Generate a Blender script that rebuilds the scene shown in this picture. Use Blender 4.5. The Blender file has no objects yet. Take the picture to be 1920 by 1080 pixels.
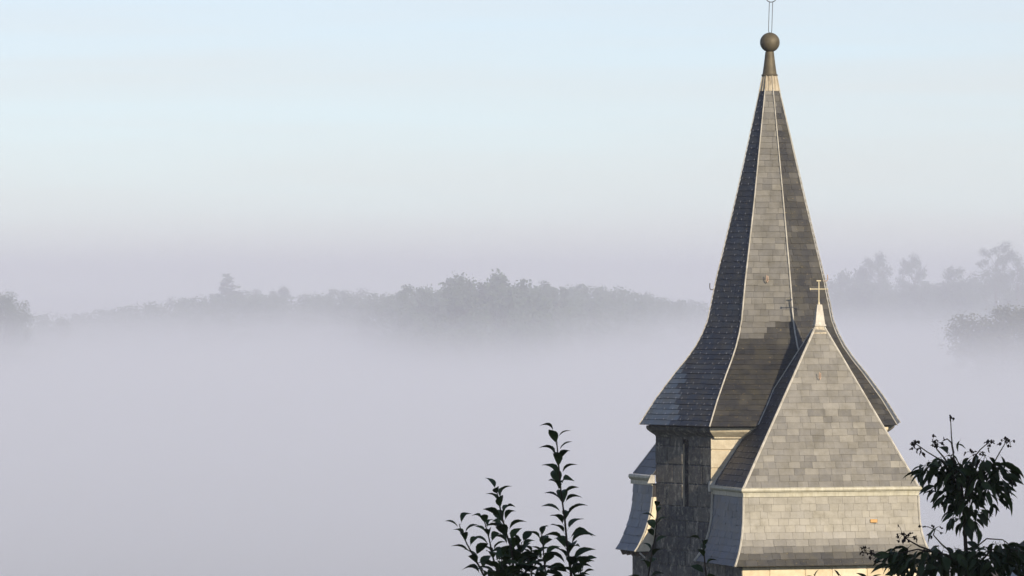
import bpy, math, random
from mathutils import Vector, Matrix, noise

# ------------------------------------------------------------------ camera, sky, sun, exposure
sc = bpy.context.scene
COL = sc.collection
ZC = 20.0                     # height of the camera above the church yard
F = 10000.0                   # focal length in pixels of the 1920 wide frame
cam = bpy.data.cameras.new('camera')
camo = bpy.data.objects.new('camera', cam)
COL.objects.link(camo)
camo.location = (0, 0, ZC)
camo.rotation_euler = (math.pi / 2, 0, 0)
cam.sensor_width = 36
cam.lens = 36 * F / 1920
cam.clip_start = 0.5
cam.clip_end = 20000
sc.camera = camo

SUN_AZ, SUN_EL = math.radians(32), math.radians(20.5)
world = bpy.data.worlds.new('World')
sc.world = world
world.use_nodes = True
wn = world.node_tree
bg = wn.nodes['Background']
sky = wn.nodes.new('ShaderNodeTexSky')
sky.sky_type = 'NISHITA'
sky.sun_disc = False
sky.sun_elevation = SUN_EL
sky.sun_rotation = math.pi - SUN_AZ
sky.air_density = 0.75
sky.dust_density = 0.1
sky.ozone_density = 4.5
# a thin even veil of high cloud in front of the blue
veil = wn.nodes.new('ShaderNodeMix')
veil.data_type = 'RGBA'
# (thickest along the horizon, thinning towards the zenith with the length of the line of sight)
tc = wn.nodes.new('ShaderNodeTexCoord')
sp = wn.nodes.new('ShaderNodeSeparateXYZ')
wn.links.new(tc.outputs['Generated'], sp.inputs[0])
thin = wn.nodes.new('ShaderNodeMapRange')
thin.interpolation_type = 'SMOOTHSTEP'
for nm, v in (('From Min', 0.0), ('From Max', 0.8), ('To Min', 0.55), ('To Max', 0.08)):
    thin.inputs[nm].default_value = v
wn.links.new(sp.outputs['Z'], thin.inputs['Value'])
# faint long streaks of cirrus in it
mp = wn.nodes.new('ShaderNodeMapping')
mp.inputs['Scale'].default_value = (5, 5, 85)
mp.inputs['Rotation'].default_value = (0, math.radians(1.2), 0)
wn.links.new(tc.outputs['Generated'], mp.inputs['Vector'])
cir = wn.nodes.new('ShaderNodeTexNoise')
cir.inputs['Scale'].default_value = 1.0
cir.inputs['Detail'].default_value = 4
wn.links.new(mp.outputs[0], cir.inputs['Vector'])
cm_ = wn.nodes.new('ShaderNodeMapRange')
for nm, v in (('From Min', 0.35), ('From Max', 0.7), ('To Min', 0.84), ('To Max', 1.22)):
    cm_.inputs[nm].default_value = v
wn.links.new(cir.outputs['Fac'], cm_.inputs['Value'])
mu = wn.nodes.new('ShaderNodeMath')
mu.operation = 'MULTIPLY'
wn.links.new(thin.outputs[0], mu.inputs[0])
wn.links.new(cm_.outputs[0], mu.inputs[1])
wn.links.new(mu.outputs[0], veil.inputs['Factor'])
veil.inputs[7].default_value = (5.5, 5.05, 4.7, 1)
wn.links.new(sky.outputs[0], veil.inputs[6])
wn.links.new(veil.outputs[2], bg.inputs[0])
bg.inputs[1].default_value = 0.12

sl = bpy.data.lights.new('sun', 'SUN')
so = bpy.data.objects.new('sun', sl)
COL.objects.link(so)
sl.energy = 4.8
sl.angle = math.radians(0.5)
sl.color = (1.0, 0.85, 0.64)
sdir = Vector((math.sin(SUN_AZ) * math.cos(SUN_EL), -math.cos(SUN_AZ) * math.cos(SUN_EL), math.sin(SUN_EL)))
so.rotation_euler = sdir.to_track_quat('Z', 'Y').to_euler()
so.location = sdir * 400

sc.view_settings.view_transform = 'Standard'
sc.view_settings.look = 'None'
sc.view_settings.exposure = 0.34
sc.view_settings.gamma = 1
sc.view_settings.use_curve_mapping = False
sc.cycles.volume_bounces = 8
sc.cycles.max_bounces = 12
sc.cycles.use_denoising = True

rnd = random.Random(7)


# ------------------------------------------------------------------ helpers
def tag(o, label=None, cat=None, group=None, kind=None):
    if label: o['label'] = label
    if cat: o['category'] = cat
    if group: o['group'] = group
    if kind: o['kind'] = kind
    return o


def empty(name, loc=(0, 0, 0), rz=0.0):
    o = bpy.data.objects.new(name, None)
    o.empty_display_size = 0.3
    COL.objects.link(o)
    o.location = loc
    o.rotation_euler = (0, 0, rz)
    return o


class MB:
    """collects verts, faces and per-face values, builds one mesh object"""
    def __init__(self):
        self.v, self.f, self.tint, self.age, self.mi = [], [], [], [], []

    def add(self, vs, fs, tint=0.5, age=0.0, mi=0):
        b = len(self.v)
        self.v += [tuple(p) for p in vs]
        for f in fs:
            self.f.append(tuple(i + b for i in f))
            self.tint.append(tint)
            self.age.append(age)
            self.mi.append(mi)

    def box(self, a, b, **k):
        x0, y0, z0 = a
        x1, y1, z1 = b
        vs = [(x0, y0, z0), (x1, y0, z0), (x1, y1, z0), (x0, y1, z0), (x0, y0, z1), (x1, y0, z1), (x1, y1, z1), (x0, y1, z1)]
        self.add(vs, [(0, 3, 2, 1), (4, 5, 6, 7), (0, 1, 5, 4), (1, 2, 6, 5), (2, 3, 7, 6), (3, 0, 4, 7)], **k)

    def tube(self, pts, rad, n=6, cap=True, **k):
        pts = [Vector(p) for p in pts]
        if not isinstance(rad, (list, tuple)):
            rad = [rad] * len(pts)
        rings = []
        ref = None
        for i, p in enumerate(pts):
            d = (pts[min(i + 1, len(pts) - 1)] - pts[max(i - 1, 0)]).normalized()
            if ref is None:
                ref = d.orthogonal().normalized()
            x = (ref - d * ref.dot(d))
            if x.length < 1e-4:
                x = d.orthogonal()
            x.normalize()
            ref = x
            y = d.cross(x)
            rings.append([p + (x * math.cos(2 * math.pi * j / n) + y * math.sin(2 * math.pi * j / n)) * rad[i] for j in range(n)])
        vs = [q for r in rings for q in r]
        fs = []
        for i in range(len(pts) - 1):
            for j in range(n):
                fs.append((i * n + j, i * n + (j + 1) % n, (i + 1) * n + (j + 1) % n, (i + 1) * n + j))
        if cap:
            fs.append(tuple(range(n))[::-1])
            fs.append(tuple((len(pts) - 1) * n + j for j in range(n)))
        self.add(vs, fs, **k)

    def tubeu(self, pts, rad, n=6, cap=True, **k):
        """tube with its radius in the 12 mm units of the church"""
        rad = [q * U for q in rad] if isinstance(rad, (list, tuple)) else rad * U
        self.tube(pts, rad, n, cap, **k)

    def loft(self, rings, cap0=False, cap1=False, closed=True, **k):
        n = len(rings[0])
        vs = [q for r in rings for q in r]
        fs = []
        m = n if closed else n - 1
        for i in range(len(rings) - 1):
            for j in range(m):
                fs.append((i * n + j, i * n + (j + 1) % n, (i + 1) * n + (j + 1) % n, (i + 1) * n + j))
        if cap0: fs.append(tuple(range(n))[::-1])
        if cap1: fs.append(tuple((len(rings) - 1) * n + j for j in range(n)))
        self.add(vs, fs, **k)

    def mesh(self, name, mats, smooth=False):
        me = bpy.data.meshes.new(name)
        me.from_pydata(self.v, [], self.f)
        for m in (mats if isinstance(mats, (list, tuple)) else [mats]):
            me.materials.append(m)
        if any(self.mi):
            me.polygons.foreach_set('material_index', self.mi)
        a = me.attributes.new('tint', 'FLOAT', 'FACE')
        a.data.foreach_set('value', self.tint)
        a = me.attributes.new('age', 'FLOAT', 'FACE')
        a.data.foreach_set('value', self.age)
        if smooth:
            me.polygons.foreach_set('use_smooth', [True] * len(me.polygons))
        me.update()
        return me

    def build(self, name, mats, parent=None, smooth=False, **t):
        o = bpy.data.objects.new(name, self.mesh(name, mats, smooth))
        COL.objects.link(o)
        if parent: o.parent = parent
        return tag(o, **t)


def interp(x, xs, ys):
    if x <= xs[0]: return ys[0]
    for i in range(1, len(xs)):
        if x <= xs[i]:
            t = (x - xs[i - 1]) / (xs[i] - xs[i - 1])
            return ys[i - 1] + (ys[i] - ys[i - 1]) * t
    return ys[-1]


# ------------------------------------------------------------------ materials
class NT:
    def __init__(self, name):
        self.m = bpy.data.materials.new(name)
        self.m.use_nodes = True
        self.t = self.m.node_tree
        self.b = self.t.nodes['Principled BSDF']

    def n(self, typ, **kw):
        nd = self.t.nodes.new(typ)
        for k, v in kw.items():
            if k[0] == '_':
                setattr(nd, k[1:], v)
        return nd

    def link(self, a, b): self.t.links.new(a, b)

    def noise(self, scale, detail=4, rough=0.6, vec=None, dim=None):
        nd = self.n('ShaderNodeTexNoise')
        nd.inputs['Scale'].default_value = scale
        nd.inputs['Detail'].default_value = detail
        nd.inputs['Roughness'].default_value = rough
        if vec is not None: self.link(vec, nd.inputs['Vector'])
        return nd.outputs['Fac']

    def coord(self, scale=(1, 1, 1), kind='Object'):
        tc = self.n('ShaderNodeTexCoord')
        mp = self.n('ShaderNodeMapping')
        mp.inputs['Scale'].default_value = scale
        self.link(tc.outputs[kind], mp.inputs['Vector'])
        return mp.outputs['Vector']

    def geo(self, scale=(1, 1, 1)):
        g = self.n('ShaderNodeNewGeometry')
        mp = self.n('ShaderNodeMapping')
        mp.inputs['Scale'].default_value = scale
        self.link(g.outputs['Position'], mp.inputs['Vector'])
        return mp.outputs['Vector']

    def ramp(self, fac, stops):
        r = self.n('ShaderNodeValToRGB')
        e = r.color_ramp.elements
        while len(e) < len(stops): e.new(0.5)
        for el, (p, c) in zip(e, stops):
            el.position = p
            el.color = (*c, 1) if len(c) == 3 else c
        self.link(fac, r.inputs['Fac'])
        return r.outputs['Color']

    def mix(self, fac, a, b, blend='MIX'):
        m = self.n('ShaderNodeMix', _data_type='RGBA', _blend_type=blend)
        for s, v in ((m.inputs['Factor'], fac), (m.inputs[6], a), (m.inputs[7], b)):
            if isinstance(v, (int, float)): s.default_value = v
            elif isinstance(v, tuple): s.default_value = (*v, 1)
            else: self.link(v, s)
        return m.outputs[2]

    def math(self, op, a, b=0.0, clamp=False):
        m = self.n('ShaderNodeMath', _operation=op, _use_clamp=clamp)
        for s, v in ((m.inputs[0], a), (m.inputs[1], b)):
            if isinstance(v, (int, float)): s.default_value = v
            else: self.link(v, s)
        return m.outputs[0]

    def attr(self, name):
        a = self.n('ShaderNodeAttribute')
        a.attribute_name = name
        return a.outputs['Fac']

    def bump(self, h, strength=0.3, dist=0.02):
        b = self.n('ShaderNodeBump')
        b.inputs['Strength'].default_value = strength
        b.inputs['Distance'].default_value = dist
        self.link(h, b.inputs['Height'])
        self.link(b.outputs['Normal'], self.b.inputs['Normal'])

    def col(self, c):
        if isinstance(c, tuple): self.b.inputs['Base Color'].default_value = (*c, 1)
        else: self.link(c, self.b.inputs['Base Color'])

    def rough(self, r, spec=0.5, metal=0.0):
        if isinstance(r, (int, float)): self.b.inputs['Roughness'].default_value = r
        else: self.link(r, self.b.inputs['Roughness'])
        self.b.inputs['Specular IOR Level'].default_value = spec
        self.b.inputs['Metallic'].default_value = metal


def mat_slate(name, dk, pl, stain):
    m = NT(name)
    tint, age = m.attr('tint'), m.attr('age')
    p = m.geo()
    pale = m.ramp(tint, [(0.0, pl[0]), (0.45, pl[1]), (1.0, pl[2])])
    dark = m.ramp(tint, [(0.0, dk[0]), (0.6, dk[1]), (1.0, dk[2])])
    n1 = m.noise(1.3, 5, .6, p)
    a = m.math('ADD', age, m.math('MULTIPLY', m.math('SUBTRACT', n1, .5), .5), True)
    c = m.mix(a, pale, dark)
    # rain streaks and stains
    st = m.noise(1.0, 4, .65, m.geo((9, 9, 1.2)))
    fresh = m.math('SUBTRACT', 1.0, a, True)
    c = m.mix(m.math('MULTIPLY', m.ramp(st, [(.35, (0, 0, 0)), (.75, (.75,) * 3)]), fresh), c, m.mix(.55, c, stain))
    blot = m.noise(3.1, 4, .7, p)
    c = m.mix(m.ramp(blot, [(.42, (0, 0, 0)), (.75, (.9,) * 3)]), c, m.mix(.62, c, (.075, .066, .036)))
    # lichen specks, commoner on the old slates
    li = m.noise(14, 3, .6, m.geo((1, 1, 2.2)))
    li2 = m.ramp(li, [(.655, (0, 0, 0)), (.72, (1, 1, 1))])
    k = m.mix(m.math('MULTIPLY', age, .8), (0, 0, 0), li2)
    c = m.mix(k, c, (.24, .19, .085))
    m.col(c)
    m.rough(m.math('ADD', m.math('MULTIPLY', tint, .2), .38), .5)
    m.bump(m.noise(30, 4, .6, m.geo((1, 1, 1))), .25, .01)
    return m.m


def mat_stone():
    m = NT('limestone')
    tint, age = m.attr('tint'), m.attr('age')
    p = m.geo()
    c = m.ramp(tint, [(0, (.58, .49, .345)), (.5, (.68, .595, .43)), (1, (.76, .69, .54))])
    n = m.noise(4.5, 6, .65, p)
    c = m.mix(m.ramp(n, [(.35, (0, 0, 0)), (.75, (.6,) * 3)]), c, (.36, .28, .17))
    # black crust where the weather side is soiled; pale runs paint grazing sunlight
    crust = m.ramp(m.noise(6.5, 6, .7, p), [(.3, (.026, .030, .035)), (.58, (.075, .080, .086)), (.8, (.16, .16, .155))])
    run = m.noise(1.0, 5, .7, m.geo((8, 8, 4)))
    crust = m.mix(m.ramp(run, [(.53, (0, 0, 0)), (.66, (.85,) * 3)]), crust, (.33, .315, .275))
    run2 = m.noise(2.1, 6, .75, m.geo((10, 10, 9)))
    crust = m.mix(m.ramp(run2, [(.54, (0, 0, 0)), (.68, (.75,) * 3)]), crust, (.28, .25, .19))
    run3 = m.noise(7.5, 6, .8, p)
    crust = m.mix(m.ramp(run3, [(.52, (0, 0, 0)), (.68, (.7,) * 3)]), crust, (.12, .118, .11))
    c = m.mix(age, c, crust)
    m.col(c)
    m.rough(.9, .25)
    h = m.math('ADD', m.noise(9, 6, .7, p), m.math('MULTIPLY', m.noise(45, 3, .6, p), .4))
    m.bump(h, .55, .03)
    return m.m


def mat_simple(name, c, rough=.6, spec=.4, metal=0.0, var=.25, scale=6.0, stain=None, bump=.15):
    m = NT(name)
    p = m.geo()
    n = m.noise(scale, 5, .65, p)
    lo = tuple(x * (1 - var) for x in c)
    hi = tuple(min(1, x * (1 + var)) for x in c)
    cc = m.ramp(n, [(.3, lo), (.7, hi)])
    if stain:
        s = m.noise(1.0, 5, .7, m.geo((14, 14, 1.8)))
        cc = m.mix(m.ramp(s, [(.45, (0, 0, 0)), (.68, (.85,) * 3)]), cc, stain)
    m.col(cc)
    m.rough(rough, spec, metal)
    if bump: m.bump(n, bump, .01)
    return m.m


def mat_foliage(name, dark, light, rough=.6, spec=.3, transl=.0):
    m = NT(name)
    oi = m.n('ShaderNodeObjectInfo')
    g = m.n('ShaderNodeNewGeometry')
    f = m.math('FRACT', m.math('ADD', g.outputs['Random Per Island'], oi.outputs['Random']))
    m.col(m.ramp(f, [(0, dark), (1, light)]))
    m.rough(rough, spec)
    return m.m


def mat_volume(name, dens, col, an=0.0):
    m = bpy.data.materials.new(name)
    m.use_nodes = True
    t = m.node_tree
    t.nodes.remove(t.nodes['Principled BSDF'])
    v = t.nodes.new('ShaderNodeVolumePrincipled')
    v.inputs['Density'].default_value = dens
    v.inputs['Color'].default_value = (*col, 1)
    v.inputs['Anisotropy'].default_value = an
    t.links.new(v.outputs[0], t.nodes['Material Output'].inputs['Volume'])
    return m


M = {}
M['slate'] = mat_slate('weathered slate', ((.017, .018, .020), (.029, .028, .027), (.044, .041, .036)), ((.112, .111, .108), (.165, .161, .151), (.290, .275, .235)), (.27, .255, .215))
M['slate_shaded'] = mat_slate('shaded slate', ((.008, .012, .022), (.014, .019, .032), (.026, .032, .046)), ((.042, .064, .10), (.066, .095, .14), (.10, .13, .175)), (.085, .115, .15))  # slate recoloured dark blue for shaded left faces, skylight put in the colour
M['stone'] = mat_stone()
M['lead'] = mat_simple('pale lead', (.47, .45, .40), .55, .4, var=.2, scale=9, stain=(.27, .25, .20))
M['leadcap'] = mat_simple('stained lead', (.42, .37, .28), .55, .4, var=.2, scale=9, stain=(.16, .12, .07))
M['zinc'] = mat_simple('zinc', (.40, .385, .31), .5, .45, var=.2, scale=5, stain=(.27, .25, .17))
M['bronze'] = mat_simple('tarnished bronze', (.095, .080, .050), .6, .4, metal=.2, var=.3, scale=8)
M['iron'] = mat_simple('dark iron', (.05, .045, .05), .6, .4, var=.2)
M['gilt'] = mat_simple('gilt', (.62, .50, .22), .45, .5, metal=.3, var=.1)
M['crossp'] = mat_simple('painted cross', (.62, .55, .38), .55, .4, var=.1)
M['hook'] = mat_simple('rusty hook', (.42, .30, .22), .6, .4, var=.2)
M['nail'] = mat_simple('slate hook steel', (.30, .30, .33), .5, .5, var=.1)
M['under'] = mat_simple('roof boarding', (.035, .033, .032), .9, .2, var=.2)
M['wood'] = mat_simple('old timber', (.10, .075, .05), .8, .2, var=.3)
M['ochre'] = mat_simple('orange patch', (.62, .38, .16), .8, .2, var=.1)

# ------------------------------------------------------------------ ground
GY = [-300, -60, 0, 27, 60, 90, 100, 145, 200, 300, 700, 1000, 1200, 1500, 1900, 2500, 2900, 4600]
GZ = [24, 20, 18.3, 13.6, 7.0, 1.0, 0, 0, -5, -8, -8, -5, -3, -4, -3, 1, 0, -3]


def ground_z(x, y):
    t = 0
    for k, w in ((-1, .25), (0, .5), (1, .25)):
        t += interp(y + k * (6 if y < 200 else 60), GY, GZ) * w
    if y > 300:
        t += (2.2 * noise.noise(Vector((x / 210, y / 400, 3.1))) + 1.6 * noise.noise(Vector((x / 60, y / 170, 6.4)))) * min(1, (y - 300) / 400)
    elif y < 80:
        t += .25 * noise.noise(Vector((x / 9, y / 9, 1.0)))
    return max(t, -8.5)


def build_ground():
    mb = MB()
    ys = [-300, -200, -120, -60, -30, -15] + list(range(0, 60, 4)) + list(range(60, 220, 10)) + list(range(220, 1000, 40)) + list(range(1000, 2600, 60)) + list(range(2600, 4600, 200)) + [4600]
    xs = [-4000, -3000, -2200, -1600, -1200, -900, -700, -520, -400, -330, -280, -240, -215, -190, -170, -150, -130, -110, -95, -80, -65, -50, -36, -26, -18, -12, -8, -5, -2]
    xs = xs + [0] + [-x for x in xs[::-1]]
    vs = [(x, y, ground_z(x, y)) for y in ys for x in xs]
    n = len(xs)
    fs = [(i * n + j, i * n + j + 1, (i + 1) * n + j + 1, (i + 1) * n + j) for i in range(len(ys) - 1) for j in range(n - 1)]
    mb.add(vs, fs)
    m = NT('meadow')
    p = m.geo()
    c = m.ramp(m.noise(.35, 6, .65, p), [(.3, (.035, .05, .018)), (.55, (.055, .075, .028)), (.75, (.09, .09, .045))])
    m.col(c)
    m.rough(.9, .15)
    m.bump(m.noise(9, 5, .7, p), .6, .05)
    mb.build('ground', m.m, smooth=True, kind='structure')


build_ground()

# ------------------------------------------------------------------ air: even haze and the fog lying in the valley
HAZE_C = (.775, .815, 1.0)
FOG_C = (.845, .885, 1.0)
mb = MB()
mb.box((-4100, -400, -10.5), (4100, 4800, ZC + 22))
mb.build('haze', mat_volume('haze', .00028, HAZE_C), kind='stuff')


def valley_fog():
    """fog pooled in the valley: thickens smoothly with depth below its ragged upper side"""
    m = bpy.data.materials.new('valley fog')
    m.use_nodes = True
    t = m.node_tree
    t.nodes.remove(t.nodes['Principled BSDF'])
    v = t.nodes.new('ShaderNodeVolumePrincipled')
    v.inputs['Color'].default_value = (*FOG_C, 1)
    t.links.new(v.outputs[0], t.nodes['Material Output'].inputs['Volume'])
    tc = t.nodes.new('ShaderNodeTexCoord')
    sp = t.nodes.new('ShaderNodeSeparateXYZ')
    t.links.new(tc.outputs['Object'], sp.inputs[0])

    def mth(op, a, b, clamp=False):
        n = t.nodes.new('ShaderNodeMath')
        n.operation = op
        n.use_clamp = clamp
        for s_, q in ((n.inputs[0], a), (n.inputs[1], b)):
            if isinstance(q, (int, float)): s_.default_value = q
            else: t.links.new(q, s_)
        return n.outputs[0]
    depth = mth('SUBTRACT', FOG_TOP, sp.outputs['Z'])
    for sx, sy, amp in ((.0065, .0022, 9.0), (.022, .008, 2.6)):
        mp = t.nodes.new('ShaderNodeMapping')
        mp.inputs['Scale'].default_value = (sx, sy, .02)
        t.links.new(tc.outputs['Object'], mp.inputs['Vector'])
        nz = t.nodes.new('ShaderNodeTexNoise')
        nz.inputs['Scale'].default_value = 1
        nz.inputs['Detail'].default_value = 1
        t.links.new(mp.outputs[0], nz.inputs['Vector'])
        depth = mth('ADD', depth, mth('MULTIPLY', mth('SUBTRACT', nz.outputs['Fac'], .5), amp))
    u = mth('DIVIDE', depth, 18.0, True)
    d = mth('ADD', mth('MULTIPLY', mth('POWER', u, 2.0), FOG_DENS), FOG_THIN)
    t.links.new(d, v.inputs['Density'])
    mb = MB()
    mb.box((-2600, 240, -9.6), (2600, 3900, ZC + 15))
    mb.build('fog_bank', m, kind='stuff')


FOG_TOP, FOG_DENS, FOG_THIN = ZC - 2.6, .0105, .00058
valley_fog()
sc.cycles.volume_step_rate = 0.16

# ------------------------------------------------------------------ church
U = .012
TX = (1445 - 960) / F * 120.0
CH = empty('church', (TX, 120, 0), -math.atan2(TX, 120.0))
tag(CH, 'stone church with tall slate spire, lead hips and hipped slate side chapel', 'church')


def L(x, a, h):
    """x to the right of the tower axis, a towards the camera, h below camera height, in 12 mm units -> local metres"""
    return Vector((x * U, -a * U, ZC - h * U))


def PX(px, py, a):
    """local point that stands a units ahead of the tower axis and shows at pixel px, py"""
    s = 120.0 / (120.0 - a * U)
    return L((px - 1445) / s, a, (py - 540) / s)


SP_H = [-397, -372, -157, -10, 60, 84, 109, 134, 159, 207, 256]
SP_R = [13.2, 17.6, 70, 108, 123, 133, 147, 166, 188, 226, 259]
SP_C = [-2, -2, 0, 0, 0, 0, 0, 0, 0, 0, 0]
SP_P = [-3] * 11


def ring(h, dr=0.0):
    R = interp(h, SP_H, SP_R) + dr
    c = interp(h, SP_H, SP_C)
    ph = interp(h, SP_H, SP_P)
    return [L(c + R * math.sin(math.radians(ph + 22.5 + 45 * k)), R * math.cos(math.radians(ph + 22.5 + 45 * k)), h) for k in range(8)]


def up_samples(h0, h1, n):
    return [h0 + (h1 - h0) * i / n for i in range(n + 1)]


slates = []     # (verts, faces, tint, age, field)


def slate_field(field, left, right, expo, width, agef, out, thick=.016, start=0.0, wj=.35):
    """left, right: matching polylines from eave (bottom) to top.  out: a point on the inner side"""
    n = len(left)
    mids = [(left[i] + right[i]) / 2 for i in range(n)]
    acc = [0]
    for i in range(1, n):
        acc.append(acc[-1] + (mids[i] - mids[i - 1]).length)
    tot = acc[-1]

    def at(s):
        s = min(max(s, 0), tot)
        for i in range(1, n):
            if s <= acc[i] or i == n - 1:
                t = (s - acc[i - 1]) / max(1e-9, acc[i] - acc[i - 1])
                return left[i - 1].lerp(left[i], t), right[i - 1].lerp(right[i], t)
    rows = int(round((tot - start) / expo))
    ex = (tot - start) / rows
    for r in range(rows):
        s0 = start + r * ex
        s1 = min(tot, s0 + ex * 1.06)
        l0, r0 = at(s0)
        l1, r1 = at(s1)
        W0, W1 = (r0 - l0).length, (r1 - l1).length
        if W0 < .03: continue
        d0, d1 = (r0 - l0).normalized(), (r1 - l1).normalized() if W1 > 1e-6 else (r0 - l0).normalized()
        c0, c1 = (l0 + r0) / 2, (l1 + r1) / 2
        # keep slates lined up on the field's own vertical
        nrm = d0.cross(c1 - c0).normalized()
        if nrm.dot(c0 - out) < 0: nrm = -nrm
        # reference centre line: straight up the field from the lowest course
        ref = at(start)
        e0 = ((ref[0] + ref[1]) / 2 - c0).dot(d0)
        x = -W0 / 2 - rnd.random() * width * .9
        while x < W0 / 2:
            w = width * (1 + wj * (rnd.random() - .5) * 2)
            a, b = x + .002, x + w - .002
            x += w
            a0, b0 = max(a, -W0 / 2), min(b, W0 / 2)
            a1, b1 = max(a, -W1 / 2), min(b, W1 / 2)
            if b0 - a0 < .02: continue
            if b1 < a1: a1 = b1 = max(-W1 / 2, min(W1 / 2, (a + b) / 2))
            j = (rnd.random() - .5) * .016
            dn = (c0 - c1).normalized() * (j if r else 0)
            ob = thick * (.8 + .5 * rnd.random())
            ob2 = ob + (rnd.random() - .5) * .006
            up = .004
            q = [c0 + d0 * a0 + nrm * ob + dn, c0 + d0 * b0 + nrm * ob2 + dn, c1 + d1 * b1 + nrm * up, c1 + d1 * a1 + nrm * up,
                 c0 + d0 * a0 - nrm * .006 + dn, c0 + d0 * b0 - nrm * .006 + dn, c1 + d1 * b1 - nrm * .006, c1 + d1 * a1 - nrm * .006]
            fs = [(0, 1, 2, 3), (4, 5, 1, 0), (3, 7, 4, 0), (1, 5, 6, 2)]
            if d0.cross(c1 - c0).dot(nrm) < 0:
                fs = [tuple(f[::-1]) for f in fs]
            cen = (q[0] + q[1] + q[2] + q[3]) / 4
            slates.append((q, fs, min(1, max(0, rnd.gauss(.86 if field == 'skirt_front' and H(cen) < 446 else .5, .125))), min(1, max(0, agef(cen, rnd))), field))


def H(v):     # local point -> units below camera height
    return (ZC - v.z) / U


# --- tower walls
TR, TPH = 221.0, -7.0
tv = [(TR * math.sin(math.radians(TPH + 22.5 + 45 * k)), TR * math.cos(math.radians(TPH + 22.5 + 45 * k))) for k in range(8)]
# vertex k is at angle TPH+22.5+45k; the front face runs from vertex 7 to vertex 0, the left face from 6 to 7
H0, HB = 270.0, ZC / U + 40


def tface(k, s, h, off=0.0):
    x0, a0 = tv[k]
    x1, a1 = tv[(k + 1) % 8]
    th = math.radians(TPH + 45 * (k + 1))
    return L(x0 + (x1 - x0) * s + math.sin(th) * off, a0 + (a1 - a0) * s + math.cos(th) * off, h)


SL0, SL1, SLT, SLB = .49, .588, 281.0, 405.0     # the slit window in the left face
mb = MB()
for k in range(8):
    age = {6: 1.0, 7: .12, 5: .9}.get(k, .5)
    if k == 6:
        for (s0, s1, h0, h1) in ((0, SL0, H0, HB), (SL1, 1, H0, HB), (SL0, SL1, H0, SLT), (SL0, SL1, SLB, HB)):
            mb.add([tface(k, s0, h1), tface(k, s1, h1), tface(k, s1, h0), tface(k, s0, h0)], [(0, 1, 2, 3)], .3, age)
        d = -30
        c = [(SL0, SLB), (SL1, SLB), (SL1, SLT + 8), ((SL0 + SL1) / 2, SLT), (SL0, SLT + 8)]
        fr = [tface(k, s, h) for s, h in c]
        bk = [tface(k, s, h, d) for s, h in c]
        for i in range(5):
            j = (i + 1) % 5
            md = [tface(k, s, h, -3) for s, h in c]
            mb.add([fr[i], fr[j], md[j], md[i]], [(0, 1, 2, 3)], .9, .0 if i == 4 else 1.0)  # sunlit edge of the left reveal painted pale, slit interior darkened as shade
            mb.add([md[i], md[j], bk[j], bk[i]], [(0, 1, 2, 3)], .2, 1.0)
        mb.add(bk, [(0, 1, 2, 3, 4)], .1, 1.0)
    else:
        mb.add([tface(k, 0, HB), tface(k, 1, HB), tface(k, 1, H0), tface(k, 0, H0)], [(0, 1, 2, 3)], .3, age)
mb.add([tface(k, 0, H0) for k in range(8)], [tuple(range(8))], .3, .5)
TW = mb.build('tower_wall', M['stone'], CH)


def stone_block(fn, s0, s1, h0, h1, age, parent, wpx, gap=.6, off=1.5, e0=False, e1=False):
    """one ashlar standing proud of the wall; fn(s,h,off); wpx = width of the face in units"""
    g = gap / wpx
    a, b = s0 + (0 if e0 else g), s1 - (0 if e1 else g)
    t, u = h0 + gap, h1 - gap
    o = off * (.75 + .5 * rnd.random())
    ins = 1.3
    gi = ins / wpx
    oa, obb = (-.41 * o / wpx if e0 else gi), (-.41 * o / wpx if e1 else gi)
    jit = lambda: (rnd.random() - .5) * .7
    base = [fn(a, u, -.4), fn(b, u, -.4), fn(b, t, -.4), fn(a, t, -.4)]
    front = [fn(a + oa, u - ins + jit(), o), fn(b - obb, u - ins + jit(), o), fn(b - obb, t + ins + jit(), o), fn(a + oa, t + ins + jit(), o)]
    m = MB()
    fs = [(4, 5, 6, 7), (0, 1, 5, 4), (1, 2, 6, 5), (2, 3, 7, 6), (3, 0, 4, 7)]
    m.add(base + front, fs, rnd.random(), min(1, max(0, age + (rnd.random() - .5) * .16)))
    return m.build('stone', M['stone'], parent)


def split(n, j=.18):
    c = [0.0] + [(i + (rnd.random() - .5) * 2 * j) / n for i in range(1, n)] + [1.0]
    return c


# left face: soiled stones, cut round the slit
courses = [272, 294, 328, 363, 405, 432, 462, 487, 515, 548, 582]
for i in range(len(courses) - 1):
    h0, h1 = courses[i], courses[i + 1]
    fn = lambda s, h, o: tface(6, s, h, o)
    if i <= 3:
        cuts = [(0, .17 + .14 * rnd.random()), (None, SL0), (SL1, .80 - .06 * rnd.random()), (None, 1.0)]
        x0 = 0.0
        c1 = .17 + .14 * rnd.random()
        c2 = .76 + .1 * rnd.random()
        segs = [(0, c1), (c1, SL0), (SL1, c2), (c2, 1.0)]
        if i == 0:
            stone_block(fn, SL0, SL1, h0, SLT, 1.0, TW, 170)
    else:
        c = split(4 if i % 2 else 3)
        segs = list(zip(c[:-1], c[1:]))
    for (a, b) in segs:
        stone_block(fn, a, b, h0, h1, .97, TW, 170, e0=a == 0, e1=b == 1.0)
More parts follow.
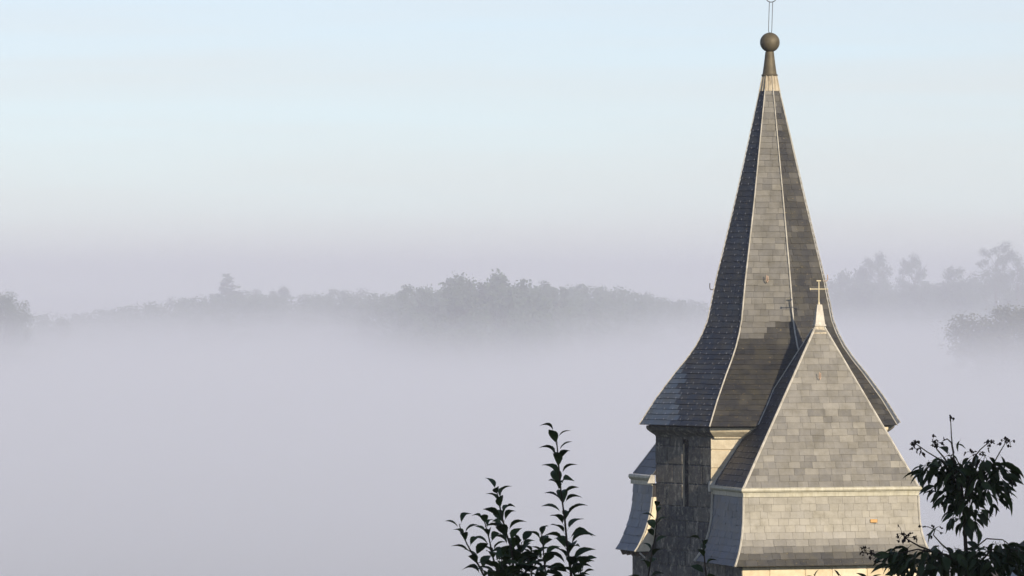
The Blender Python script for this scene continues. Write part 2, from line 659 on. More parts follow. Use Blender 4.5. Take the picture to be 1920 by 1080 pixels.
# front face: clean pale stones in the sun
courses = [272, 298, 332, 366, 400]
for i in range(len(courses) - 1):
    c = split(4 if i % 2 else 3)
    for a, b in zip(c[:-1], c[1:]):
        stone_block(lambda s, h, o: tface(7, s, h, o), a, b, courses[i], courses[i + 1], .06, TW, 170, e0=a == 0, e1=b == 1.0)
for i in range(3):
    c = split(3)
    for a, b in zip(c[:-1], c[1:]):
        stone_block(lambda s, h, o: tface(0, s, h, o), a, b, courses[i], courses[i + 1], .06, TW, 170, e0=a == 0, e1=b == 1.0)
# --- cornice under the spire eave
mb = MB()
prof = [(244, 256.5), (244, 261), (242, 264), (238, 267), (232, 271), (227, 274), (226, 276.5), (221, 277)]
rings = []
for (R, h) in prof:
    rings.append([L(R * math.sin(math.radians(TPH + 2 + 22.5 + 45 * k)) + 1, R * math.cos(math.radians(TPH + 2 + 22.5 + 45 * k)), h) for k in range(8)])
for i in range(len(rings) - 1):
    for k in range(8):
        j = (k + 1) % 8
        mb.add([rings[i + 1][k], rings[i + 1][j], rings[i][j], rings[i][k]], [(0, 1, 2, 3)], .75, {6: .97, 7: .02, 0: .02}.get(k, .8))  # left face darkened in colour for its shade
mb.add(rings[0], [tuple(range(8))], .3, .9)
mb.build('cornice', M['stone'], CH)

# --- spire
SPH = [-397, -372] + up_samples(-352, 60, 11) + [72, 84, 96, 109, 121, 134, 146, 159, 175, 191, 207, 224, 240, 254]
mb = MB()
rings = [ring(h, -.8) for h in SPH]
mb.loft(rings[::-1], cap0=True, cap1=True)
SPIRE = mb.build('spire_roof', M['under'], CH)
INNER = L(0, 0, 200)


def flash_axis(k, h0, h1, dr=0.0):
    return [ring(h, dr)[k] for h in SPH if h0 <= h <= h1]


ylist = [h for h in SPH if -372 <= h][::-1]
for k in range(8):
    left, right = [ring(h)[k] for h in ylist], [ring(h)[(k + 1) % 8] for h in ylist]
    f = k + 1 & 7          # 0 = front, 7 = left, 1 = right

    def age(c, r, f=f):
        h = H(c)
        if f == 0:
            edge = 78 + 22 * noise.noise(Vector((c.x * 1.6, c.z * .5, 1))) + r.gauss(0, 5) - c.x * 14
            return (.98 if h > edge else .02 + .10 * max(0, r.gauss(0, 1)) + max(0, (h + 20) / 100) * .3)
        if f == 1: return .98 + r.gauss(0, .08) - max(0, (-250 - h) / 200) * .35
        if f == 7: return (.12 if (h > 118 and c.x < -1.86 - (h - 118) * .002) else .97) + r.gauss(0, .06)  # lighter flare patch paints a bluish sky sheen
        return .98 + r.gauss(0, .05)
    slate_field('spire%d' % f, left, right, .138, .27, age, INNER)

for k in range(8):
    pts = [ring(h, 2.2)[k] for h in SPH if h >= -372]
    mb = MB()
    q_ = 1.0 if k in (7, 0) else .6
    mb.tubeu(pts, [q_ * (.95 + .45 * min(1, (h + 372) / 300)) for h in SPH if h >= -372], 6)
    mb.build('hip_flashing', M['lead'], SPIRE)

# stained lead cap over the top of the slates, collar, cone, ball
mb = MB()
mb.loft([ring(-369, 1.6), ring(-398, .9)], cap0=True, cap1=True)
for k in range(8):
    mb.tubeu([ring(-368, 2.0)[k], ring(-398, 1.2)[k]], 1.0, 6)
    a, b = ring(-369, 1.9), ring(-398, 1.1)
    mb.tubeu([(a[k] + a[(k + 1) % 8]) / 2, (b[k] + b[(k + 1) % 8]) / 2], .9, 5)
mb.build('spire_cap', M['leadcap'], CH)


def circ(h, R, n=24, c=-2):
    return [L(c + R * math.sin(2 * math.pi * i / n), R * math.cos(2 * math.pi * i / n), h) for i in range(n)]


mb = MB()
mb.loft([circ(-397.5, 13), circ(-397.5, 15.2), circ(-400, 15.4), circ(-401, 13.4), circ(-420, 10.7), circ(-443, 8)], cap0=True, cap1=True)
mb.build('finial_cone', M['bronze'], CH)
mb = MB()
rg = []
for i in range(13):
    t = math.pi * (i + .35) / 12.7
    rg.append(circ(-460.5 + 18.6 * math.cos(t), 18.6 * math.sin(t), 28, -1.5))
mb.loft(rg, cap0=True, cap1=True)
mb.build('finial_ball', M['bronze'], CH, smooth=True)
# iron cross on the ball: the shank of two rods, ring, arms
mb = MB()
for sgn in (-1, 1):
    mb.tubeu([L(-1, 0, -477), L(-1 + sgn * 2.6, 0, -480), L(-1 + sgn * 3.1, 0, -484), L(.6 + sgn * 3.1, 0, -533), L(1 + sgn * 3, 0, -536)], .62, 6)
mb.tubeu([L(1 + 10.5 * math.sin(t), 0, -546.5 + 10.5 * math.cos(t)) for t in [2 * math.pi * i / 24 for i in range(25)]], .8, 6)
for sgn in (-1, 1):
    mb.tubeu([L(1.5 + sgn * 3.2, 0, -556), L(2 + sgn * 3.2, 0, -640)], .62, 6)
    mb.tubeu([L(2, 0, -585 + sgn * 3.2), L(46, 0, -585 + sgn * 3.2)], .62, 6)
    mb.tubeu([L(2, 0, -585 + sgn * 3.2), L(-42, 0, -585 + sgn * 3.2)], .62, 6)
mb.build('iron_cross', M['iron'], CH)
mb = MB()
mb.tubeu([L(44, 0, -580), L(47, 0, -565), L(41, 0, -552), L(34, 0, -546), L(31.5, 0, -540.5)], [1.2, 1.6, 2.2, 2.0, .4], 8)
mb.build('gilded_leaf', M['gilt'], CH)


def hook(p, sx, parent=CH, r=.85):
    """ladder hook: a short bar leaving the roof and turning up"""
    mb = MB()
    p = Vector(p)
    pts = [(0, 0, 0), (sx * 4, .6, 1.2), (sx * 7, 1.0, 1), (sx * 8.5, 1.0, -2.2), (sx * 8.4, 1.0, -11)] if sx else \
          [(0, -2, -5), (.2, 2, 4), (-1.2, 5, 6.5), (-2.6, 6, 3), (-2.2, 6, -7)]
    pts = [p + Vector((x * U, -a * U, -h * U)) for x, a, h in pts]
    mb.tube(pts, r * U, 6)
    mb.build('roof_hook', M['iron'] if sx < 0 else M['hook'], parent)


rr = ring(-5)
hook(ring(2, 1)[6], -1)
hook(ring(-14, 1)[1], 1)
hook((ring(-17, 2)[7] + ring(-17, 2)[0]) / 2, 0)

# --- side chapel roof (hipped, seen nearly from the front)
FLp, FRp, RLp = (-48.2, 362), (268, 250), (-105, 206)
RRp = (208, 104)
APX = (89, 188)
HE, HA = 363.0, 59.0


def CP(p, h): return L(p[0], p[1], h)


apex = CP(APX, HA)
plan = [FLp, FRp, RRp, RLp]
mb = MB()
eave = [CP(p, HE) for p in plan]
low = [L(p[0], p[1], HE + 3) for p in plan]
mb.add(eave + [apex] + low, [(1, 0, 4), (2, 1, 4), (3, 2, 4), (0, 3, 4), (5, 6, 7, 8)])
CROOF = mb.build('chapel_roof', M['under'], CH)


def tri_field(field, A, B, top, expo, width, agef, inner, t_end=.965, start=0.0):
    ts = [t_end * i / 8 for i in range(9)]
    slate_field(field, [A.lerp(top, t) for t in ts], [B.lerp(top, t) for t in ts], expo, width, agef, inner, start=start)


cin = CP((85, 240), 330)


def age_front(c, r):
    h = H(c)
    return .05 + .22 * max(0, (h - 200) / 160) + .10 * r.gauss(0, 1) + .25 * max(0, noise.noise(Vector((c.x * .9, c.z * .9, 7)))) 


tri_field('chapel_front', eave[0], eave[1], apex, .150, .30, age_front, cin)
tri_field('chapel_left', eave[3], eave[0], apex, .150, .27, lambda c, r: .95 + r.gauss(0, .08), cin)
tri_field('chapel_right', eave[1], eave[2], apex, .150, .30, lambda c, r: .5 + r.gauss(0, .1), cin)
for i, e in enumerate(eave[:3]):
    d = (apex - e)
    o = Vector((0, 0, 1)).cross(d).cross(d).normalized()
    o = Vector(((e - cin).x, (e - cin).y, 0)).normalized() * .022
    mb = MB()
    mb.tube([e + o, e.lerp(apex, .5) + o, e.lerp(apex, .955) + o], [.03, .026, .026], 6)
    mb.build('hip_flashing', M['lead'], CROOF)
# lead along the line where the left roof slope runs into the tower


def inside_tower(x, a, h):
    if h < 256:
        R_, p_ = interp(h, SP_H, SP_R), math.radians(-3)
    else:
        R_, p_ = (244 if h < 264 else 222), math.radians(TPH)
    return all(x * math.sin(p_ + k * math.pi / 4) + a * math.cos(p_ + k * math.pi / 4) < R_ * math.cos(math.pi / 8) + 1.5 for k in range(8))


line = []
for i in range(29):
    t = i / 28 * .95
    h = HE + (HA - HE) * t
    pf = [FLp[q] + (APX[q] - FLp[q]) * t for q in (0, 1)]
    pr_ = [RLp[q] + (APX[q] - RLp[q]) * t for q in (0, 1)]
    u = 0
    while u < 1 and not inside_tower(pf[0] + (pr_[0] - pf[0]) * u, pf[1] + (pr_[1] - pf[1]) * u, h): u += .02
    line.append(L(pf[0] + (pr_[0] - pf[0]) * u - 2.2, pf[1] + (pr_[1] - pf[1]) * u + 1.5, h))
mb = MB()
mb.tubeu(line, 1.2, 6)
mb.build('valley_flashing', M['lead'], CROOF)
# lead apron, collar and pyramid of the chapel finial with its cross
mb = MB()


def sq(h, grow):
    t = (HE - h) / (HE - HA)
    return [CP((p[0] + (APX[0] - p[0]) * t, p[1] + (APX[1] - p[1]) * t), h) + (CP(p, h) - CP(APX, h)).normalized() * grow * U for p in plan]


mb.loft([sq(84, 1.8), sq(70, 2.2)], cap0=True, cap1=True)
mb.build('chapel_apron', M['leadcap'], CH)


def sq2(h, w, d=.7):
    c, s = math.cos(math.radians(19.5)), math.sin(math.radians(19.5))
    cx, ca = APX[0], APX[1]
    return [L(cx + u * c * w + v * s * w * d, ca - u * s * w + v * c * w * d, h) for u, v in ((-1, 1), (1, 1), (1, -1), (-1, -1))]


mb = MB()
mb.loft([sq2(70.5, 10.6), sq2(68, 11.2), sq2(66.5, 9.4), sq2(50, 7.4), sq2(31, 4.8), sq2(30, 3)], cap0=True, cap1=True)
mb.build('chapel_finial', M['lead'], CH)
mb = MB()
mb.tubeu([L(88.5, 188, 31), L(88.5, 188, -13.5)], [1.15, .9], 6)
mb.tubeu([L(72.5, 188, 2.0), L(104, 188, 2.0)], .9, 6)
mb.tubeu([L(88.5, 188, 32), L(88.5, 188, 26)], [2.6, 1.6], 8)
for (x, h) in ((72.5, 2.0), (104, 2.0)):
    mb.tubeu([L(x - 1.2, 188, h), L(x, 188, h), L(x + 1.2, 188, h)], [1.1, 2.3, 1.1], 8)
mb.tubeu([L(84.5, 188, -13.2), L(92.5, 188, -13.2)], 1.3, 6)
mb.build('chapel_cross', M['crossp'], CH)
hook(eave[0].lerp(eave[1], .455).lerp(apex, .665) + Vector((0, -.05, 0)), 0)

# gutter roll and fascia along the chapel eaves
def inset(pl, o):
    """offset a convex plan (listed FL, FR, RR, RL) outward by o"""
    n = len(pl)
    res = []
    cx = sum(p[0] for p in pl) / n
    ca = sum(p[1] for p in pl) / n
    ed = []
    for i in range(n):
        (x0, a0), (x1, a1) = pl[i], pl[(i + 1) % n]
        nx, na = (a1 - a0), -(x1 - x0)
        l = math.hypot(nx, na)
        nx, na = nx / l, na / l
        if nx * ((x0 + x1) / 2 - cx) + na * ((a0 + a1) / 2 - ca) < 0: nx, na = -nx, -na
        ed.append((nx, na))
    for i in range(n):
        n0, n1 = ed[i - 1], ed[i]
        d = 1 + n0[0] * n1[0] + n0[1] * n1[1]
        res.append((pl[i][0] + (n0[0] + n1[0]) / d * o, pl[i][1] + (n0[1] + n1[1]) / d * o))
    return res


def eave_roll(pl, he, name, flip=False, edges=((3, 0), (0, 1), (1, 2))):
    mb = MB()
    prof = [(1.5, 1.0), (4.5, -.6), (6.6, 1.2), (7.0, 4.2), (5.6, 7.2), (3.0, 8.6), (3.0, 10.2), (2.2, 10.2), (2.2, 16.5), (-1.0, 17)]
    pr = [inset(pl, o) for o, _ in prof]
    for q in range(len(prof) - 1):
        for (i, j) in edges:
            N = 26 if (i, j) == edges[1] else 6
            for m in range(N):
                def pt(k, t, dz=0):
                    a, b = pr[k][i], pr[k][j]
                    w = 0.35 * noise.noise(Vector((t * 14, k * .6, 5)))
                    return L(a[0] + (b[0] - a[0]) * t, a[1] + (b[1] - a[1]) * t, he + prof[k][1] + w)
                t0, t1 = m / N, (m + 1) / N
                mb.add([pt(q + 1, t0), pt(q + 1, t1), pt(q, t1), pt(q, t0)], [(0, 1, 2, 3)])
    i, j = edges[0]
    a = [L(pr[k][i][0], pr[k][i][1], he + prof[k][1]) for k in range(len(prof))]
    mb.add(a, [tuple(range(len(a)))])
    i, j = edges[-1]
    a = [L(pr[k][j][0], pr[k][j][1], he + prof[k][1]) for k in range(len(prof))]
    mb.add(a, [tuple(range(len(a)))])
    return mb.build(name, M['zinc'], CH)


eave_roll(plan, HE - 1, 'gutter')
mb = MB()
g0, g1 = inset(plan, 6)[3], inset(plan, -1)[3]
q = [(g0[0] - 2, g0[1] - 2), (g0[0] + 1, g0[1] + 6), (g1[0] + 1, g1[1] + 6), (g1[0] - 2, g1[1] - 2)]
mb.loft([[L(x, a, HE + 11) for x, a in q], [L(x, a, HE - 2) for x, a in q], [L(x + 2, a, HE - 8) for x, a in q]], cap0=True, cap1=True)
mb.build('gutter_end', M['lead'], CH)

# --- slated skirt below the gutter, flaring out
SK_O = [(379, 0), (400, .4), (425, 1.5), (447, 4.5), (464, 8.5), (480, 14), (492, 19.5), (502.5, 25.5)]
mb = MB()
rgs = []
for h, o in SK_O:
    rgs.append([L(x, a, h) for x, a in inset(plan, o)])
rgs.append([L(x, a, 503.5) for x, a in inset(plan, 6)])
mb.loft(rgs[::-1], cap0=True, cap1=True)
SKIRT = mb.build('chapel_skirt', M['under'], CH)


def age_skirt(c, r):
    h = H(c)
    return interp(h, [380, 432, 447, 460, 474, 484, 503], [0, .02, .22, .44, .60, .92, .98]) + r.gauss(0, .08)


def skirt_edge(i): return [L(*inset(plan, o)[i], h) for h, o in SK_O][::-1]


slate_field('skirt_front', skirt_edge(0), skirt_edge(1), .147, .235, age_skirt, cin + Vector((0, 0, -1.6)), wj=.4)
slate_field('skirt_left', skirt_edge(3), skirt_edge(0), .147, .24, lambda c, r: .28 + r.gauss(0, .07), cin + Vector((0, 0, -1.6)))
slate_field('skirt_right', skirt_edge(1), skirt_edge(2), .147, .26, lambda c, r: .4 + r.gauss(0, .1), cin + Vector((0, 0, -1.6)))
for i in (0, 1, 3):
    mb = MB()
    pts = [L(*inset(plan, o + 1.3)[i], h) for h, o in SK_O]
    mb.tube(pts, [.034 if i == 3 else .024] * len(pts), 6)
    mb.build('hip_flashing', M['lead'], SKIRT)
# orange board patch where a slate is missing
fa, fb = skirt_edge(0), skirt_edge(1)
mb = MB()
c0 = fa[5].lerp(fb[5], .742)
mb.box(c0 + Vector((-.075, -.075, -.02)), c0 + Vector((.075, -.02, .05)))
mb.build('wooden_patch', M['ochre'], CH, label='orange patch board where a slate is missing')

# chapel walls below the skirt
wp = inset(plan, 4)
mb = MB()
for i in range(4):
    j = (i + 1) % 4
    mb.add([L(*wp[i], HB), L(*wp[j], HB), L(*wp[j], 501), L(*wp[i], 501)], [(0, 1, 2, 3)], .5, [.05, .2, .9, .97][i])  # left face coloured dark to deepen its shade
CW = mb.build('chapel_wall', M['stone'], CH)


def wface(i, j):
    (x0, a0), (x1, a1) = wp[i], wp[j]
    l = math.hypot(x1 - x0, a1 - a0)
    nx, na = -(a1 - a0) / l, (x1 - x0) / l
    return (lambda s, h, o: L(x0 + (x1 - x0) * s + nx * o, a0 + (a1 - a0) * s + na * o, h)), l


for (i, j, ag, n) in ((0, 1, .04, 6), (3, 0, .97, 4)):
    fn, l = wface(i, j)
    cs = [504, 536, 570]
    for q in range(2):
        c = split(n)
        for a, b in zip(c[:-1], c[1:]):
            stone_block(fn, a, b, cs[q], cs[q + 1], ag, CW, l, e0=a == 0, e1=b == 1.0)

# --- wing on the far left of the tower
W0, W1 = (-219.5, 62), (-258, -26)          # eave: front right end, back left end
wl = math.hypot(W0[0] - W1[0], W0[1] - W1[1])
wd = ((W0[0] - W1[0]) / wl, (W0[1] - W1[1]) / wl)
wnn = (-wd[1], wd[0])                        # outward (left)
if wnn[0] > 0: wnn = (-wnn[0], -wnn[1])
wpl = [W0, (W0[0] + 170, W0[1] - 60), (W1[0] + 170, W1[1] - 60), W1]


def wpt(p, o, h): return L(p[0] + wnn[0] * o, p[1] + wnn[1] * o, h)


WA = L(-27, 10, 48)
mb = MB()
we = [L(*p, 349) for p in wpl]
mb.add(we + [WA], [(0, 3, 4), (3, 2, 4), (2, 1, 4), (1, 0, 4), (0, 1, 2, 3)])
WROOF = mb.build('wing_roof', M['under'], CH)
win = L(-150, 0, 330)
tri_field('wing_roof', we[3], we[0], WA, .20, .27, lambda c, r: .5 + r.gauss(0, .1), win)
mb = MB()
mb.tube([we[3], we[3].lerp(WA, .5), we[3].lerp(WA, .9)], .022, 6)
mb.build('hip_flashing', M['lead'], WROOF)
# wing gutter
mb = MB()
gp = [(1, 351), (4.5, 349.5), (6.8, 351.5), (7.2, 355), (5, 359), (2.5, 360), (2.5, 368), (0, 368.5)]
A = [wpt(W1, o, h) for o, h in gp]
B = [wpt(W0, o, h) for o, h in gp]
e = Vector((wd[0] * U * 1, -wd[1] * U * 1, 0))
A = [p - e * 8 for p in A]
for q in range(len(gp) - 1):
    mb.add([A[q + 1], B[q + 1], B[q], A[q]], [(0, 1, 2, 3)])
mb.add(A, [tuple(range(len(A)))])
mb.add(B, [tuple(range(len(B)))])
mb.build('gutter', M['zinc'], CH)
mb = MB()
q0 = wpt(W0, 4.5, 357)
mb.add([q0 + Vector((dx * U, dy * U, dz * U)) for dx, dy, dz in ((-6, -5, -7), (8, -5, -7), (8, -5, 7), (1, -5, 9), (-6, 4, -7), (8, 4, -7), (8, 4, 7), (1, 4, 9))],
       [(0, 1, 2, 3), (0, 4, 5, 1), (0, 3, 7, 4), (3, 2, 6, 7), (1, 5, 6, 2), (4, 7, 6, 5)])
mb.build('gutter_end', M['lead'], CH)
WS = [(368, 0), (390, .8), (415, 4), (435, 9), (455, 16), (472, 24), (483, 30), (491, 36)]
mb = MB()
rg = [[wpt(W0, o, h), wpt(W1, o, h), L(W1[0] + 60, W1[1] - 20, h), L(W0[0] + 60, W0[1] - 20, h)] for h, o in WS]
mb.loft(rg[::-1], cap0=True, cap1=True)
WSK = mb.build('wing_skirt', M['under'], CH)
wl_ = [wpt(W1, o, h) for h, o in WS][::-1]
wr_ = [wpt(W0, o, h) for h, o in WS][::-1]
slate_field('wing_skirt', wl_, wr_, .20, .25, lambda c, r: .16 + r.gauss(0, .1), win + Vector((0, 0, -1.2)))
mb = MB()
mb.tube([wpt(W0, o + 1.0, h) + e * .5 for h, o in WS][1:], .02, 6)
mb.build('hip_flashing', M['lead'], WSK)
# sunlit plaster cheek at the end of the skirt
mb = MB()
pts = [wpt(W0, o - 1.5, h) for h, o in WS[1:]] + [wpt(W0, -40, 491), wpt(W0, -40, 390)]
fr = [p + e * 1.6 for p in pts]
mb.add(fr + pts, [tuple(range(len(fr)))] + [(i, i + len(fr), (i + 1) % len(fr) + len(fr), (i + 1) % len(fr)) for i in range(len(fr))], .8, 0.0)
mb.build('wing_cheek', M['stone'], CH, label='sunlit pale plaster cheek under the flared slates')
# wing wall and corbels below
wq = [wpt(W0, 2, 0), wpt(W1, 2, 0)]
mb = MB()
base = [(W0[0] + wnn[0] * 2, W0[1] + wnn[1] * 2), (W1[0] + wnn[0] * 2, W1[1] + wnn[1] * 2), (W1[0] + 170, W1[1] - 60), (W0[0] + 170, W0[1] - 60)]
for i in range(4):
    j = (i + 1) % 4
    mb.add([L(*base[i], HB), L(*base[j], HB), L(*base[j], 478), L(*base[i], 478)], [(0, 1, 2, 3)], .4, [.97, .9, .9, .95][i])
mb.build('wing_wall', M['stone'], CH)
for t in (.12, .35, .6, .85):
    c = W1[0] + (W0[0] - W1[0]) * t, W1[1] + (W0[1] - W1[1]) * t
    mb = MB()
    a = [wpt(c, 31, 492), wpt(c, 26, 501), wpt(c, 3, 492), wpt(c, 3, 497)]
    mb.add([a[0] - e * 2, a[1] - e * 2, a[3] - e * 2, a[2] - e * 2, a[0] + e * 2, a[1] + e * 2, a[3] + e * 2, a[2] + e * 2],
           [(0, 1, 2, 3), (7, 6, 5, 4), (0, 4, 5, 1), (1, 5, 6, 2), (2, 6, 7, 3), (3, 7, 4, 0)])
    mb.build('rafter_end', M['wood'], CH)
mb = MB()
mb.tube([PX(1199, 1037, 78), PX(1209.5, 1046.5, 80)], 1.6 * U, 6)
mb.build('drip_pipe', M['lead'], CH)

# --- slates become objects (the 300 that show largest), the rest joined
front_f = [s for s in slates if s[4] in ('chapel_front', 'skirt_front')]


def area(s):
    q = s[0]
    return (q[1] - q[0]).length * (q[3] - q[0]).length


front_f.sort(key=area, reverse=True)
single = set(id(s) for s in front_f[:300])
rest = MB()
SHADED = ('spire7', 'chapel_left', 'skirt_left', 'wing_roof', 'wing_skirt', 'spire6')
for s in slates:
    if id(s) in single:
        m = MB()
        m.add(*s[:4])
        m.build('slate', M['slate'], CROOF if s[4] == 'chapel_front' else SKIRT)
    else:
        rest.add(*s[:4], mi=1 if s[4] in SHADED else 0)
rest.build('slate_covering', [M['slate'], M['slate_shaded']], CH, kind='stuff')
# bright steel hooks that hold the slates of the shaded faces
hk = MB()
for s in slates:
    if s[4] in ('spire7', 'chapel_left'):
        q = s[0]
        c = (q[0] + q[1]) / 2
        d = (q[1] - q[0]).normalized()
        u = (q[3] - q[0]).normalized()
        nn = d.cross(u)
        if nn.dot(c - INNER) < 0: nn = -nn
        w, l = .009, .032
        if rnd.random() < .8:
            hk.add([c - d * w + nn * .008 - u * .004, c + d * w + nn * .008 - u * .004, c + d * w + nn * .006 + u * l, c - d * w + nn * .006 + u * l,
                    c - d * w - u * .004, c + d * w - u * .004], [(0, 1, 2, 3), (4, 5, 1, 0)])
hk.build('slate_hooks', M['nail'], CH, kind='stuff')


# ------------------------------------------------------------------ far trees on the misty ridges
M['far_leaf'] = mat_foliage('broadleaf foliage', (.028, .054, .032), (.075, .115, .062), .7, .2)
M['far_leaf2'] = mat_foliage('olive foliage', (.035, .045, .018), (.10, .105, .045), .7, .2)
M['bark'] = mat_simple('bark', (.06, .048, .036), .9, .15, var=.3, scale=12)


def crown_mesh(name, seed, style, n, leaf):
    """leaf clumps spread through lobes of a unit tree: height 1, crown width about .8"""
    r = random.Random(seed)
    mb = MB()
    lobes = []
    if style == 'round':
        sk = r.random() * 6.28
        for i in range(44):
            a = r.random() * 6.283
            z = .03 + .87 * r.random()
            w = .36 * math.sqrt(max(.05, 1 - ((z - .44) / .56) ** 2)) * (1 + .28 * math.sin(a * 2 + sk) * math.sin(z * 9 + sk))
            rad = w * r.random() ** .4
            lobes.append((Vector((rad * math.cos(a), rad * math.sin(a), z)), .055 + .10 * r.random() ** 1.6))
    elif style == 'cone':
        for i in range(26):
            z = .15 + .83 * (i / 25)
            w = .40 * (1 - z) ** 1.1 + .004
            a = i * 2.4 + r.random()
            lobes.append((Vector((w * .75 * math.cos(a), w * .75 * math.sin(a), z)), .022 + .09 * (1 - z)))
    else:    # open, feathery crown
        for i in range(30):
            a = r.random() * 6.283
            z = .36 + .60 * r.random()
            rad = (.10 + .24 * r.random()) * (1.1 - abs(z - .7))
            lobes.append((Vector((rad * math.cos(a), rad * math.sin(a), z)), .055 + .055 * r.random()))
    tot = sum(l[1] ** 2 for l in lobes)
    for c, R in lobes:
        for i in range(int(n * R * R / tot)):
            v = Vector((r.gauss(0, 1), r.gauss(0, 1), r.gauss(0, 1)))
            v.normalize()
            v *= R * (.25 + .95 * r.random()) * (1.45 if r.random() < .14 else 1)
            p = c + Vector((v.x, v.y, v.z * .85))
            d1 = Vector((r.gauss(0, 1), r.gauss(0, 1), r.gauss(0, .7))).normalized()
            d2 = d1.orthogonal().normalized()
            d2.rotate(Matrix.Rotation(r.random() * 6.28, 3, d1))
            s = leaf * (.6 + .8 * r.random())
            mb.add([p - d1 * s, p - d2 * s * .6, p + d1 * s, p + d2 * s * .6], [(0, 1, 2, 3)])
    return mb.mesh(name, M['far_leaf']), lobes


def trunk_mesh(name, seed, lobes):
    r = random.Random(seed)
    mb = MB()
    mb.tube([(0, 0, -2.0), (.004, 0, .2), (0, .006, .5), (.005, 0, .8)], [.028, .021, .014, .004], 7)
    for c, R in lobes[::2]:
        z = max(.15, c.z - .22)
        mb.tube([(0, 0, z), (c.x * .5, c.y * .5, (z + c.z) / 2 - .02), tuple(c)], [.010, .007, .003], 5, cap=False)
    return mb.mesh(name, M['bark'])


KINDS = []
for i, (st, n, lf) in enumerate((('round', 9000, .019), ('round', 9000, .019), ('round', 9000, .019), ('cone', 6000, .018), ('open', 4200, .016), ('open', 3600, .016), ('round', 20000, .0105))):
    cm, lb = crown_mesh('crown', 11 + i, st, n, lf)
    KINDS.append((cm, trunk_mesh('trunk', 40 + i, lb)))


def far_tree(px, py, wpx, dist, kind, label, group='trees on the misty ridge', rot=None, mat=None):
    x = (px - 960) / F * dist
    zt = ZC - (py - 540) / F * dist
    zb = ground_z(x, dist)
    h = max(zt - zb, 4)
    w = wpx / F * dist / (.80 if kind < 3 or kind == 6 else .66 if kind == 3 else .62)
    t = empty('tree', (x, dist, zb))
    tag(t, label, 'tree', group)
    for nm, me in (('crown', KINDS[kind][0]), ('trunk', KINDS[kind][1])):
        o = bpy.data.objects.new(nm, me)
        COL.objects.link(o)
        o.parent = t
        hc = min(h, max(w * (.72 if kind == 3 else 1.5 if kind == 6 else 1.25), h / 3))
        o.location = (0, 0, h - hc)
        o.scale = (w, w, hc)
        o.rotation_euler = (0, 0, rot if rot is not None else rnd.random() * 6.28)
        if mat and nm == 'crown':
            o.material_slots[0].link = 'OBJECT'
            o.material_slots[0].material = mat


FT = [
    (10, 541, 116, 1300, 6, 'large round tree cut by the left edge of the frame'),
    (95, 592, 80, 1500, 1, 'low faint tree beside the large round tree on the left'),
    (150, 586, 70, 1700, 2, 'low dim crown in the dip of the ridge at far left'),
    (222, 578, 80, 2000, 0, 'very faint rounded tree where the left ridge starts to climb'),
    (290, 570, 76, 2000, 1, 'pale broad crown on the climbing left ridge'),
    (343, 555, 56, 2000, 5, 'thin ragged treetop left of the conical tree'),
    (426, 514, 165, 1900, 3, 'pointed conical tree standing up from the left ridge'),
    (478, 540, 74, 2000, 2, 'rounded crown just right of the conical tree'),
    (524, 533, 58, 2000, 0, 'small domed treetop on the ridge between the conical tree and the big pair'),
    (592, 551, 90, 2100, 1, 'flat low crown on the ridge left of the twin treetops'),
    (655, 539, 84, 1900, 5, 'open feathery tree with a small spike on the middle ridge'),
    (735, 548, 78, 1650, 2, 'pale low crown leading up to the big pair of trees'),
    (800, 529, 96, 1350, 5, 'tree with a loose side branch reaching left of the big pair'),
    (858, 505, 120, 1250, 0, 'left one of the two big dark trees in mid ridge'),
    (958, 500, 138, 1250, 1, 'right and tallest of the two big dark trees in mid ridge'),
    (1030, 524, 80, 1350, 2, 'shoulder of foliage just right of the tallest dark tree'),
    (1085, 532, 90, 1600, 0, 'hazy rounded crown on the slope down towards the spire'),
    (1140, 535, 86, 1650, 2, 'second hazy crown on the slope down towards the spire'),
    (1195, 545, 90, 1750, 1, 'lower faint crown on the slope left of the spire'),
    (1240, 561, 70, 1850, 0, 'small faint crown at the foot of the slope left of the spire'),
    (1295, 560, 62, 2100, 2, 'faint crown touching the left outline of the spire'),
    (1580, 494, 110, 2000, 1, 'broad dim crown just right of the spire'),
    (1648, 479, 64, 2000, 4, 'thin open tree, first one right of the spire above the ridge'),
    (1716, 482, 62, 1950, 4, 'small bushy topped tree with open crown between two gaps'),
    (1798, 497, 76, 1900, 5, 'ragged treetop lower than the tall tree at right'),
    (1868, 460, 64, 1850, 4, 'tallest feathery tree near the right edge'),
    (1908, 477, 52, 1850, 5, 'feathery tree cut by the right edge of the frame'),
    (1640, 524, 120, 1950, 0, 'dim lower crown in front of the right ridge'),
    (1745, 528, 130, 1950, 2, 'wide dim crown under the gap in the right ridge'),
    (1850, 520, 140, 1900, 1, 'wide dim crown under the tallest feathery tree'),
]
for i, f in enumerate(FT):
    far_tree(*f)
far_tree(1832, 620, 120, 1150, 6, 'low bushy tree in the mist left below the big pale tree at right', mat=M['far_leaf2'])
far_tree(1912, 626, 150, 1160, 6, 'low misty tree cut by the right edge under the big pale tree', mat=M['far_leaf2'])
far_tree(1880, 566, 215, 1140, 6, 'big pale round tree in the fog below the right ridge', mat=M['far_leaf2'])

